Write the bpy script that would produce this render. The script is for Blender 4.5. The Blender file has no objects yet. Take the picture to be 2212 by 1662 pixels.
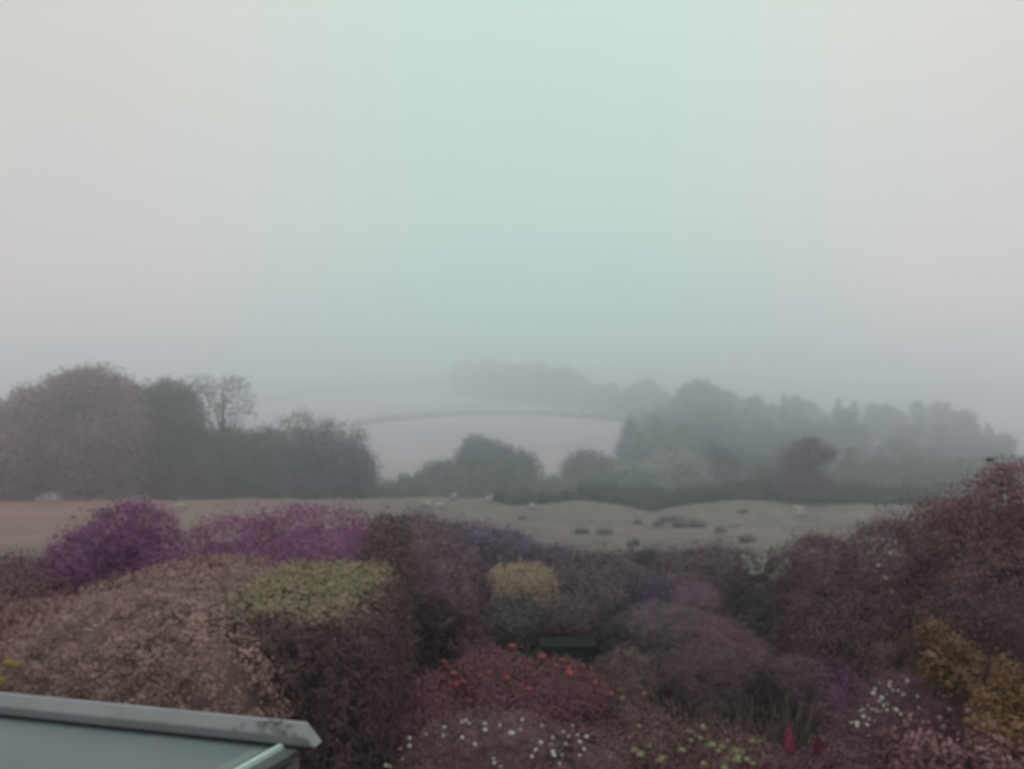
import bpy, math, random
import numpy as np
from mathutils import Vector
R = math.radians
rng = np.random.default_rng(7)
random.seed(7)
SC = bpy.context.scene
COL = SC.collection

# ------------------------------------------------------------------ camera
PITCH = R(2.0); CAMZ = 5.0; FD = 1805.0            # focal length in pixels of a 2212 px wide picture
cam_d = bpy.data.cameras.new('camera'); cam = bpy.data.objects.new('camera', cam_d); COL.objects.link(cam)
cam.location = (0, 0, CAMZ); cam.rotation_euler = (R(90) + PITCH, 0, 0)
cam_d.sensor_width = 36; cam_d.lens = 18 / (1106 / FD)
cam_d.clip_start = 0.05; cam_d.clip_end = 6000
cam_d.dof.use_dof = True; cam_d.dof.focus_distance = 0.9; cam_d.dof.aperture_fstop = 6.2   # focused on the window pane
SC.camera = cam
# ------------------------------------------------------------------ world
SUN_EL, SUN_AZ = R(64), R(20)
w = bpy.data.worlds.new('World'); SC.world = w; w.use_nodes = True
nt = w.node_tree; nt.nodes.clear()
N = nt.nodes.new; L = nt.links.new
out = N('ShaderNodeOutputWorld'); bg = N('ShaderNodeBackground'); L(bg.outputs[0], out.inputs[0])
sky = N('ShaderNodeTexSky'); sky.sky_type = 'NISHITA'; sky.sun_disc = False
sky.sun_elevation = SUN_EL; sky.sun_rotation = SUN_AZ; sky.air_density = 1.5; sky.dust_density = 4
tc = N('ShaderNodeTexCoord'); sep = N('ShaderNodeSeparateXYZ'); L(tc.outputs['Generated'], sep.inputs[0])
def mth(op, a, b=None, c=None):
    n = N('ShaderNodeMath'); n.operation = op
    for i, v in enumerate((a, b, c)):
        if v is None: continue
        if isinstance(v, (int, float)): n.inputs[i].default_value = v
        else: L(v, n.inputs[i])
    return n.outputs[0]
nz = N('ShaderNodeTexNoise'); nz.inputs['Scale'].default_value = 1.7; nz.inputs['Detail'].default_value = 2
L(tc.outputs['Generated'], nz.inputs['Vector'])
ax = mth('ABSOLUTE', mth('SUBTRACT', sep.outputs[0], 0.035))
ax = mth('ADD', ax, mth('MULTIPLY', mth('SUBTRACT', nz.outputs[0], 0.5), 0.10))
def ramp(fac, stops, interp='B_SPLINE'):
    r = N('ShaderNodeValToRGB'); r.color_ramp.interpolation = interp
    e = r.color_ramp.elements
    while len(e) < len(stops): e.new(0.5)
    for k, (p, c) in enumerate(stops): e[k].position = p; e[k].color = (*c, 1)
    L(fac, r.inputs[0]); return r.outputs[0]
SKY_C = (0.47, 0.70, 0.64); SKY_S = (0.66, 0.64, 0.57)
low = ramp(ax, [(0.0, (0.31, 0.70, 0.70)), (0.16, (0.33, 0.70, 0.71)), (0.31, (0.56, 0.67, 0.66)), (0.40, (1.0, 0.65, 0.665)), (0.60, (1.8, 0.62, 0.70))])
high = ramp(ax, [(0.0, (0.52, 0.71, 0.63)), (0.14, (0.535, 0.71, 0.63)), (0.28, (0.65, 0.69, 0.62)), (0.40, (0.71, 0.67, 0.61)), (0.60, (0.68, 0.62, 0.58))])
zf = N('ShaderNodeMapRange'); zf.interpolation_type = 'SMOOTHSTEP'; zf.inputs['From Min'].default_value = 0.03; zf.inputs['From Max'].default_value = 0.25
L(sep.outputs[2], zf.inputs['Value'])
mx = N('ShaderNodeMix'); mx.data_type = 'RGBA'; L(zf.outputs[0], mx.inputs['Factor']); L(low, mx.inputs['A']); L(high, mx.inputs['B'])
el = ramp(sep.outputs[2], [(0.0, (8.5,)*3), (0.12, (10.0,)*3), (0.32, (9.6,)*3), (0.5, (9.9,)*3), (1.0, (20,)*3)], 'LINEAR')
mul = N('ShaderNodeMix'); mul.data_type = 'RGBA'; mul.blend_type = 'MULTIPLY'; mul.inputs['Factor'].default_value = 1
L(mx.outputs['Result'], mul.inputs['A']); L(el, mul.inputs['B'])
m2 = N('ShaderNodeMix'); m2.data_type = 'RGBA'; m2.inputs['Factor'].default_value = 0.93
L(sky.outputs[0], m2.inputs['A']); L(mul.outputs['Result'], m2.inputs['B'])
L(m2.outputs['Result'], bg.inputs['Color']); bg.inputs['Strength'].default_value = 0.1
# ------------------------------------------------------------------ sun (overcast, broad)
sd = bpy.data.lights.new('sun', 'SUN'); sd.energy = 1.2; sd.angle = R(35); sd.color = (1, 0.95, 0.9)
so = bpy.data.objects.new('sun', sd); COL.objects.link(so)
so.rotation_euler = (R(90) - SUN_EL, 0, -SUN_AZ + math.pi)
# ------------------------------------------------------------------ exposure
vs = SC.view_settings; vs.view_transform = 'Standard'; vs.look = 'None'; vs.gamma = 1; vs.exposure = 0.0; vs.use_curve_mapping = False
cy = SC.cycles
SC.render.engine = 'CYCLES'
cy.max_bounces = 6; cy.diffuse_bounces = 3; cy.glossy_bounces = 2; cy.volume_bounces = 3; cy.transparent_max_bounces = 6
cy.use_denoising = True
try: cy.denoiser = 'OPENIMAGEDENOISE'
except Exception: pass
cy.volume_step_rate = 5

# ------------------------------------------------------------------ placement helpers
CP, SP = math.cos(PITCH), math.sin(PITCH)
def ray(dx, dy):
    u = (dx - 1106) / FD; v = (831 - dy) / FD
    return np.array([u, CP - v * SP, SP + v * CP])
def at(dx, dy, Y):
    d = ray(dx, dy); t = Y / d[1]
    return np.array([d[0] * t, Y, CAMZ + d[2] * t])
def interp(x, pts):
    return np.interp(x, [p[0] for p in pts], [p[1] for p in pts])
PROF = [(-60, 0.3), (6, 0), (45, -2.7), (70, -5.2), (100, -7.2), (112, -7.6), (120, -7.5), (126, -7.9), (140, -9.6), (170, -13), (200, -14.8), (230, -14.6), (328.0, -13.04), (468.0, -7.29), (608.0, -0.35), (748.0, 9.74), (888.0, 21.49), (1028.0, 42.27), (1168.0, 63.4), (1308.0, 74.32), (1800, 77.32)]
CREST = [(0, 1088), (370, 1086), (800, 1081), (1040, 1081), (1110, 1096), (1170, 1092), (1240, 1084), (1300, 1090), (1360, 1102), (1400, 1112), (1440, 1104),
         (1500, 1090), (1600, 1082), (1700, 1088), (1780, 1094), (2050, 1093), (2212, 1085)]
PX = np.array([p[0] for p in PROF]); PZ = np.array([p[1] for p in PROF])
def gz(x, y):
    x = np.asarray(x, float); y = np.asarray(y, float)
    z = 0.25 * np.interp(y - 5, PX, PZ) + 0.5 * np.interp(y, PX, PZ) + 0.25 * np.interp(y + 5, PX, PZ)
    # the crest of the near field dips into a gully
    dxp = 1106 + x / np.maximum(y, 1) * FD
    row = np.interp(dxp, [p[0] for p in CREST], [p[1] for p in CREST])
    dz = -(row - 1086) / FD * 120
    wgt = np.exp(-((y - 118) / 22.0) ** 2)
    z = z + dz * wgt
    far = np.clip((y - 250) / 250, 0, 1)
    z = z + far * (6 * np.sin(x / 170 + 0.9) - 4.0 * np.minimum((x / 260) ** 2, 3.0))
    z = z + 0.05 * np.sin(x * 0.9 + y * 0.3) * np.clip(y / 40, 0, 1) + 0.12 * np.sin(x * .23 + 1) * np.sin(y * .19) * np.clip((y - 40) / 30, 0, 1)
    return z
def hit(dx, dy, y0=20, y1=1600):
    d = ray(dx, dy); ys = np.geomspace(y0, y1, 3000); t = ys / d[1]
    xs = d[0] * t; zs = CAMZ + d[2] * t; g = gz(xs, ys)
    k = np.argmax(zs < g)
    if zs[k] >= g[k]: k = len(ys) - 1
    return np.array([xs[k], ys[k], float(g[k])])

# ------------------------------------------------------------------ object helpers
def tag(o, label=None, cat=None, group=None, kind=None):
    if label: o['label'] = label
    if cat: o['category'] = cat
    if group: o['group'] = group
    if kind: o['kind'] = kind
    return o
def empty(name, loc, label, cat, group=None):
    o = bpy.data.objects.new(name, None); o.empty_display_size = 0.2; COL.objects.link(o)
    o.location = [float(c) for c in loc]; return tag(o, label, cat, group)
def mesh_obj(name, V, F, mat, parent=None, origin=(0, 0, 0), colors=None, smooth=False):
    """V (n,3) world coordinates, F array (m,k) or list of lists"""
    V = np.asarray(V, np.float32) - np.asarray(origin, np.float32)
    me = bpy.data.meshes.new(name)
    if isinstance(F, np.ndarray):
        m, k = F.shape
        me.vertices.add(len(V)); me.vertices.foreach_set('co', V.ravel())
        me.loops.add(m * k); me.loops.foreach_set('vertex_index', F.astype(np.int32).ravel())
        me.polygons.add(m); me.polygons.foreach_set('loop_start', np.arange(0, m * k, k, dtype=np.int32))
        me.update(calc_edges=True)
    else:
        me.from_pydata(V.tolist(), [], F); me.update()
    if colors is not None:
        a = me.color_attributes.new('Col', 'FLOAT_COLOR', 'POINT')
        c4 = np.ones((len(V), 4), np.float32); c4[:, :3] = colors; a.data.foreach_set('color', c4.ravel())
    if smooth: me.polygons.foreach_set('use_smooth', np.ones(len(me.polygons), bool))
    me.materials.append(mat)
    o = bpy.data.objects.new(name, me); COL.objects.link(o)
    if parent: o.parent = parent
    else: o.location = [float(c) for c in origin]
    return o
# ------------------------------------------------------------------ materials
def mat(name, col, rough=0.8, spec=0.3, noise=None, bump=0, attr=False, metal=0, col2=None):
    m = bpy.data.materials.new(name); m.use_nodes = True; t = m.node_tree; b = t.nodes['Principled BSDF']
    b.inputs['Roughness'].default_value = rough; b.inputs['Specular IOR Level'].default_value = spec; b.inputs['Metallic'].default_value = metal
    b.inputs['Base Color'].default_value = (*col, 1)
    src = None
    if attr:
        a = t.nodes.new('ShaderNodeAttribute'); a.attribute_name = 'Col'; src = a.outputs['Color']
    if noise:
        g = t.nodes.new('ShaderNodeTexCoord'); n = t.nodes.new('ShaderNodeTexNoise'); n.inputs['Scale'].default_value = noise; n.inputs['Detail'].default_value = 6
        t.links.new(g.outputs['Object'], n.inputs['Vector'])
        r = t.nodes.new('ShaderNodeMapRange'); r.inputs['From Min'].default_value = .3; r.inputs['From Max'].default_value = .7
        t.links.new(n.outputs[0], r.inputs['Value'])
        x = t.nodes.new('ShaderNodeMix'); x.data_type = 'RGBA'; t.links.new(r.outputs[0], x.inputs['Factor'])
        if src is not None:
            x.blend_type = 'MULTIPLY'; x.inputs['Factor'].default_value = 1
            t.links.remove(x.inputs['Factor'].links[0])
            r.inputs['To Min'].default_value = .8; r.inputs['To Max'].default_value = 1.2
            t.links.new(src, x.inputs['A']); t.links.new(r.outputs[0], x.inputs['B'])
        else:
            x.inputs['A'].default_value = (*col, 1); x.inputs['B'].default_value = (*(col2 or [c * .6 for c in col]), 1)
        src = x.outputs['Result']
        if bump:
            bp = t.nodes.new('ShaderNodeBump'); bp.inputs['Strength'].default_value = bump; bp.inputs['Distance'].default_value = .05
            t.links.new(n.outputs[0], bp.inputs['Height']); t.links.new(bp.outputs[0], b.inputs['Normal'])
    if src is not None: t.links.new(src, b.inputs['Base Color'])
    return m
LEAF = mat('leaf', (.1, .08, .07), .75, .15, attr=True, noise=2.5)
BARK = mat('bark', (.06, .05, .045), .9, .1, noise=6, bump=.4)
PETAL_W = mat('white_petal', (.40, .42, .36), .7, .2)
PETAL_Y = mat('cream_petal', (.28, .28, .17), .7, .2)
PETAL_R = mat('red_petal', (.36, .105, .10), .7, .2, noise=30)
PETAL_O = mat('orange_petal', (.30, .13, .05), .7, .2)
PETAL_G = mat('yellow_petal', (.27, .18, .045), .7, .2)
PETAL_P = mat('pink_petal', (.32, .08, .115), .7, .2, noise=40)
BLOSSOM = mat('pale_blossom', (.34, .37, .29), .7, .2)
STALK = mat('stalk', (.19, .145, .12), .8, .1, noise=9)

# ------------------------------------------------------------------ ground
def ground():
    ys = np.concatenate([np.arange(-40, 130, 1.5), np.geomspace(130, 1700, 170)])
    u = np.sinh(np.linspace(-3.2, 3.2, 181)) / math.sinh(3.2)
    X = np.zeros((len(ys), 181)); Yg = np.zeros_like(X)
    for i, y in enumerate(ys):
        X[i] = np.linspace(-1, 1, 181) * (35 + max(y, 0) * 0.78); Yg[i] = y
    Z = gz(X, Yg)
    global GMIN; GMIN = float(Z.min())
    V = np.stack([X, Yg, Z], -1).reshape(-1, 3)
    i, j = np.meshgrid(np.arange(len(ys) - 1), np.arange(180), indexing='ij'); a = (i * 181 + j).ravel()
    F = np.stack([a, a + 1, a + 182, a + 181], -1)
    m = bpy.data.materials.new('grassland'); m.use_nodes = True; t = m.node_tree; b = t.nodes['Principled BSDF']
    b.inputs['Roughness'].default_value = .95; b.inputs['Specular IOR Level'].default_value = .05
    g = t.nodes.new('ShaderNodeTexCoord'); s = t.nodes.new('ShaderNodeSeparateXYZ'); t.links.new(g.outputs['Object'], s.inputs[0])
    def nn(sc, det=8, sy=None):
        n = t.nodes.new('ShaderNodeTexNoise'); n.inputs['Scale'].default_value = sc; n.inputs['Detail'].default_value = det; n.inputs['Roughness'].default_value = .62
        mp = t.nodes.new('ShaderNodeMapping'); mp.inputs['Scale'].default_value = (1, sy or 1, 1)
        t.links.new(g.outputs['Object'], mp.inputs[0]); t.links.new(mp.outputs[0], n.inputs['Vector']); return n.outputs[0]
    def rp(f, stops):
        r = t.nodes.new('ShaderNodeValToRGB'); e = r.color_ramp.elements
        while len(e) < len(stops): e.new(.5)
        for k, (p, c) in enumerate(stops): e[k].position = p; e[k].color = (*c, 1)
        t.links.new(f, r.inputs[0]); return r.outputs[0]
    def mixc(f, a, bb, bt='MIX'):
        x = t.nodes.new('ShaderNodeMix'); x.data_type = 'RGBA'; x.blend_type = bt
        if isinstance(f, float): x.inputs['Factor'].default_value = f
        else: t.links.new(f, x.inputs['Factor'])
        t.links.new(a, x.inputs['A']); t.links.new(bb, x.inputs['B']); return x.outputs['Result']
    field = rp(nn(.07, 6, .6), [(.3, (.108, .088, .086)), (.5, (.118, .105, .104)), (.7, (.16, .128, .122))])
    tuft = rp(nn(.55, 8, .5), [(.36, (.5, .46, .47)), (.46, (.92, .9, .9)), (.56, (1.05, 1.03, 1.0)), (.7, (1.3, 1.26, 1.2))])
    field = mixc(1.0, field, tuft, 'MULTIPLY')
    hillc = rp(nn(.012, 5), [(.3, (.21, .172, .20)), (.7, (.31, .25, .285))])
    soil = rp(nn(.9, 8), [(.3, (.028, .024, .022)), (.6, (.05, .048, .035)), (.8, (.075, .06, .05))])
    def mr(a, bb, v):
        r = t.nodes.new('ShaderNodeMapRange'); r.inputs['From Min'].default_value = a; r.inputs['From Max'].default_value = bb; t.links.new(v, r.inputs['Value']); return r.outputs[0]
    bracken = rp(nn(.3, 7, .4), [(.35, (.14, .078, .07)), (.65, (.21, .12, .10))]); field = mixc(mr(-12, -60, s.outputs[0]), field, bracken)
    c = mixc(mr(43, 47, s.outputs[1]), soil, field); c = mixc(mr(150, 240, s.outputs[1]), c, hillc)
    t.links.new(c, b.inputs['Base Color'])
    bp = t.nodes.new('ShaderNodeBump'); bp.inputs['Strength'].default_value = .6; bp.inputs['Distance'].default_value = .3
    t.links.new(nn(1.2, 8), bp.inputs['Height']); t.links.new(bp.outputs[0], b.inputs['Normal'])
    o = mesh_obj('ground', V, F, m, smooth=True); tag(o, 'sloping garden soil, tussocky grey-brown field and hillside fading into fog', 'ground', kind='structure')
ground()

# ------------------------------------------------------------------ foliage machinery
P = 2.5; NEAR_TINT = np.array((.90, .69, .85))
class Blob:
    def __init__(s, c, r, p=P): s.c = np.array(c, float); s.r = np.array(r, float); s.p = p
    def val(s, X): return (np.abs((X - s.c) / s.r) ** s.p).sum(-1) ** (1 / s.p)
    def surf(s, n):
        d = rng.normal(size=(n * 8, 3)) * s.r; d /= np.linalg.norm(d, axis=1, keepdims=True)
        dens = 1 / (s.r.prod() * (((d / s.r) ** 2).sum(1)) ** 1.5)
        t = 1 / ((np.abs(d / s.r) ** s.p).sum(1) ** (1 / s.p)); X = d * t[:, None]
        nr = np.sign(d) * np.abs(X / s.r) ** (s.p - 1) / s.r; nr /= np.linalg.norm(nr, axis=1, keepdims=True) + 1e-9
        wg = t ** 2 / np.maximum((nr * d).sum(1), .05) / dens; d = d[rng.choice(len(d), n, p=wg / wg.sum())]
        t = 1 / ((np.abs(d / s.r) ** s.p).sum(1) ** (1 / s.p)); X = s.c + d * t[:, None]
        nr = np.sign(d) * np.abs((X - s.c) / s.r) ** (s.p - 1) / s.r; nr /= np.linalg.norm(nr, axis=1, keepdims=True) + 1e-9
        return X, nr
def B(l, r, top, Y, depth, bot=None, p=P, lean=0):
    """a rounded mass between display columns l..r, its top at display row top, centre distance Y"""
    a, b_, c = at(l, top, Y), at(r, top, Y), at((l + r) / 2, top, Y)
    zt = c[2]; g = float(gz(c[0], Y)); zb = g - 0.25 * (zt - g) if bot is None else at(0, bot, Y)[2]
    return Blob((c[0], Y, (zt + zb) / 2), ((b_[0] - a[0]) / 2, depth / 2, (zt - zb) / 2), p)
def leaf_arrays(X, nr, size, col, align=.6):
    n = len(X); sz = size * rng.uniform(.6, 1.35, n)[:, None]
    d = nr * align + rng.normal(size=(n, 3)) * .6; d /= np.linalg.norm(d, axis=1, keepdims=True)
    a = rng.normal(size=(n, 3)); a -= (a * d).sum(1, keepdims=True) * d; a /= np.linalg.norm(a, axis=1, keepdims=True)
    b = np.cross(d, a)
    V = np.stack([X - a * sz, X + b * sz * .55 + d * sz * .12, X + a * sz, X - b * sz * .55 + d * sz * .12], 1).reshape(-1, 3)
    F = np.arange(n * 4).reshape(n, 4)
    return V, F, np.repeat(col, 4, 0)
def ico_core(blob, k=.84, nu=20, nv=12, amp=None):
    amp = (1 - k) * .45
    u = np.linspace(0, 2 * math.pi, nu, endpoint=False); v = np.linspace(.001, math.pi - .001, nv)
    U, W = np.meshgrid(u, v); d = np.stack([np.cos(U) * np.sin(W), np.sin(U) * np.sin(W), np.cos(W)], -1).reshape(-1, 3)
    t = 1 / ((np.abs(d / blob.r) ** blob.p).sum(1) ** (1 / blob.p))
    ph = rng.uniform(0, 6, 3)
    wob = 1 + amp * (np.sin(d[:, 0] * 7 + ph[0]) * np.sin(d[:, 1] * 6 + ph[1]) + np.sin(d[:, 2] * 8 + ph[2]) * .6)
    V = blob.c + d * (t * k * wob)[:, None]; F = []
    for i in range(nv - 1):
        for j in range(nu):
            F.append([i * nu + j, (i + 1) * nu + j, (i + 1) * nu + (j + 1) % nu, i * nu + (j + 1) % nu])
    return V, np.array(F)
def foliage_data(blobs, n, leaf, clump, cols, per=14, core=.84, twig=None, topcol=None, tvar=.28, ground=True, align=1.0):  # twig: inner core colour, by default leaf colour darkened to paint in shade
    """leaf clumps over the outside of the blobs; n = number of leaves"""
    near = ground and blobs[0].c[1] < 45
    if not near: tvar *= 1.5; clump *= 1.3
    if near and cols[0][0] < 1.7 * cols[0][2]: cols = (np.array(cols[0]) * NEAR_TINT, np.array(cols[1]) * NEAR_TINT)
    n = int(n * (4.2 if near else 2.4)); leaf = leaf * (.56 if near else .7); core = core and min(.95, core + .03)
    if near: tvar *= .75
    areas = np.array([b.r[0] * b.r[1] + b.r[0] * b.r[2] + b.r[1] * b.r[2] for b in blobs]); areas /= areas.sum()
    VV, FF, CC = [], [], []; off = 0
    for bi, b in enumerate(blobs):
        nc = max(6, int(n * areas[bi] / per)); X, nr = b.surf(nc)
        X = X - nr * np.abs(rng.normal(size=(nc, 1))) * clump * .6 + nr * rng.uniform(-.3, .6, (nc, 1)) * clump
        keep = np.ones(nc, bool)
        if near and align < 2:
            ph = rng.uniform(0, 6.28, 6); kk = 1.1 / clump * rng.uniform(.4, 1, 6)
            hol = np.sin(X[:, 0] * kk[0] + X[:, 2] * kk[1] * .6 + ph[0]) + np.sin(X[:, 2] * kk[2] + X[:, 1] * kk[3] * .6 + ph[1]) + np.sin(X[:, 0] * kk[4] * .5 - X[:, 2] * kk[5] * .7 + ph[2])
            X = X - nr * ((hol < -.9)[:, None] * clump * rng.uniform(.3, .9, (nc, 1)))
            X = X + nr * ((rng.random((nc, 1)) < .07) * rng.uniform(.8, 2.2, (nc, 1)) * clump)
        for o in blobs:
            if o is not b: keep &= o.val(X) > .88
        if ground: keep &= X[:, 2] > gz(X[:, 0], X[:, 1]) - clump
        X, nr = X[keep], nr[keep]; nc = len(X)
        if nc == 0: continue
        bright = rng.uniform(1 - tvar, 1 + tvar, nc); mixf = rng.uniform(0, 1, nc)
        idx = np.repeat(np.arange(nc), per); m = len(idx)
        off3 = rng.normal(size=(m, 3)) * clump * np.array([.62, .62, .5])
        XL = X[idx] + off3; nl = nr[idx] + np.array([0, 0, .25]) + off3 / clump * .35
        f = np.clip(mixf[idx] + rng.normal(size=m) * .18, 0, 1)[:, None]
        c = np.array(cols[0]) * (1 - f) + np.array(cols[1]) * f
        c = c * (bright[idx] * rng.uniform(.88, 1.12, m))[:, None]
        if topcol is not None:
            tc_, z0, z1 = topcol[:3]; tf = np.clip((XL[:, 2] + rng.normal(size=m) * .06 - z0) / (z1 - z0), 0, 1)[:, None]
            c = c * (1 - tf) + np.array(tc_) * rng.uniform(.75, 1.2, (m, 1)) * tf
        V, F, C = leaf_arrays(XL, nl, leaf, c, align if near else .7)
        VV.append(V); FF.append(F + off); CC.append(C); off += len(V)
    if twig is None: twig = (np.array(cols[0]) * .62)  # inner core: leaf colour darkened, painting in the shade between clumps
    if core:
        for b in blobs:
            V, F = ico_core(b, min(core, 1 - 1.5 * clump / b.r.min()) if near else core); VV.append(V); FF.append(F + off); CC.append(np.tile(np.array(twig), (len(V), 1))); off += len(V)  # core painted in the darkened leaf colour, as shade between clumps
    return np.concatenate(VV), np.concatenate(FF), np.concatenate(CC)
def base_of(blobs):
    c = np.mean([b.c for b in blobs], 0); return (c[0], c[1], float(gz(c[0], c[1])))
def bush(name, label, cat, blobs, n, leaf, clump, cols, group=None, parent=None, **k):
    V, F, C = foliage_data(blobs, n, leaf, clump, cols, **k)
    o0 = base_of(blobs)
    o = mesh_obj(name, V, F, LEAF, origin=o0, colors=C)
    return tag(o, label, cat, group)
def tube_data(pts, rad, n=7):
    pts = np.array(pts, float); V, F = [], []
    for i, p in enumerate(pts):
        d = pts[min(i + 1, len(pts) - 1)] - pts[max(i - 1, 0)]; d /= np.linalg.norm(d)
        a = np.cross(d, [0.3, 1, 0.1]); a /= np.linalg.norm(a); b = np.cross(d, a)
        for k in range(n):
            t = 2 * math.pi * k / n; V.append(p + (a * math.cos(t) + b * math.sin(t)) * rad[i])
    for i in range(len(pts) - 1):
        for k in range(n):
            F.append([i * n + k, i * n + (k + 1) % n, (i + 1) * n + (k + 1) % n, (i + 1) * n + k])
    F.append(list(range(n))[::-1]); F.append([(len(pts) - 1) * n + k for k in range(n)])
    return V, F
def join(parts):
    V, F = [], []
    for v, f in parts:
        o = len(V); V += list(v); F += [[i + o for i in q] for q in f]
    return np.array(V), F
def limbs_data(base, top, r0, blobs, nl=9, seed=0, droop=0):
    rr = random.Random(seed); base = np.array(base, float); top = np.array(top, float); H = top - base
    def P_(t): return base + H * t + np.array([math.sin(t * 3 + seed) * .02, math.cos(t * 4 + seed) * .02, 0]) * np.linalg.norm(H)
    parts = [tube_data([P_(t) for t in np.linspace(-.03, 1, 8)], [r0 * (1 - .8 * max(t, 0)) for t in np.linspace(-.03, 1, 8)])]
    for k in range(nl):
        t = .25 + .65 * k / nl; s = P_(t); b = rr.choice(blobs)
        tgt = b.c + np.array([rr.uniform(-.6, .6), rr.uniform(-.6, .6), rr.uniform(-.1, .8)]) * b.r
        mid = (s + tgt) / 2 + np.array([0, 0, .08 * np.linalg.norm(tgt - s)])
        parts.append(tube_data([s, mid, tgt], [r0 * .4 * (1.1 - t), r0 * .25 * (1.1 - t), r0 * .06], 5))
    return join(parts)
def tree(name, label, blobs, n, leaf, clump, cols, group=None, cat='tree', core=.7, nl=9, **k):
    b0 = base_of(blobs); root = empty(name, b0, label, cat, group)
    V, F, C = foliage_data(blobs, n, leaf, clump, cols, core=core, **k)
    mesh_obj('crown', V, F, LEAF, root, b0, C)
    zt = max(b.c[2] + b.r[2] * .5 for b in blobs); hgt = zt - b0[2]
    V, F = limbs_data(b0, (b0[0] + .03 * hgt, b0[1], zt), hgt * .022 + .05, blobs, nl, seed=len(label))
    mesh_obj('trunk', V, F, BARK, root, b0, smooth=True)
    return root
def copy_thing(o, loc, rz, sc, label=None):
    c = o.copy(); COL.objects.link(c); c.location = [float(v) for v in loc]; c.rotation_euler = (0, 0, rz); c.scale = sc
    if label: c['label'] = label
    for ch in list(o.children):
        d = ch.copy(); COL.objects.link(d); d.parent = c
    return c

# ------------------------------------------------------------------ colours (linear) of the leaves
MAUVE = ((.19, .118, .1115), (.238, .150, .136))
BROWN = ((.14, .095, .085), (.185, .135, .11))
YELLO = (.205, .178, .108)
MAG = ((.165, .062, .15), (.22, .09, .19))
MAG2 = ((.215, .105, .185), (.27, .145, .22))
OLIVE = ((.085, .08, .06), (.13, .115, .085))
PURP = ((.09, .072, .105), (.135, .105, .15))
GREYP = ((.10, .085, .095), (.145, .125, .13))
DARKG = ((.055, .07, .062), (.09, .10, .085))
PLUM = ((.10, .065, .078), (.145, .10, .11))
REDD = ((.12, .055, .06), (.20, .08, .08))
GOLD = ((.15, .082, .045), (.215, .125, .06))
TAN = ((.26, .195, .145), (.29, .225, .155))
TREEP = ((.17, .09, .11), (.24, .14, .155))
TREED = ((.055, .056, .062), (.09, .085, .088))
TREEB = ((.055, .07, .082), (.085, .095, .105))

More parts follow.
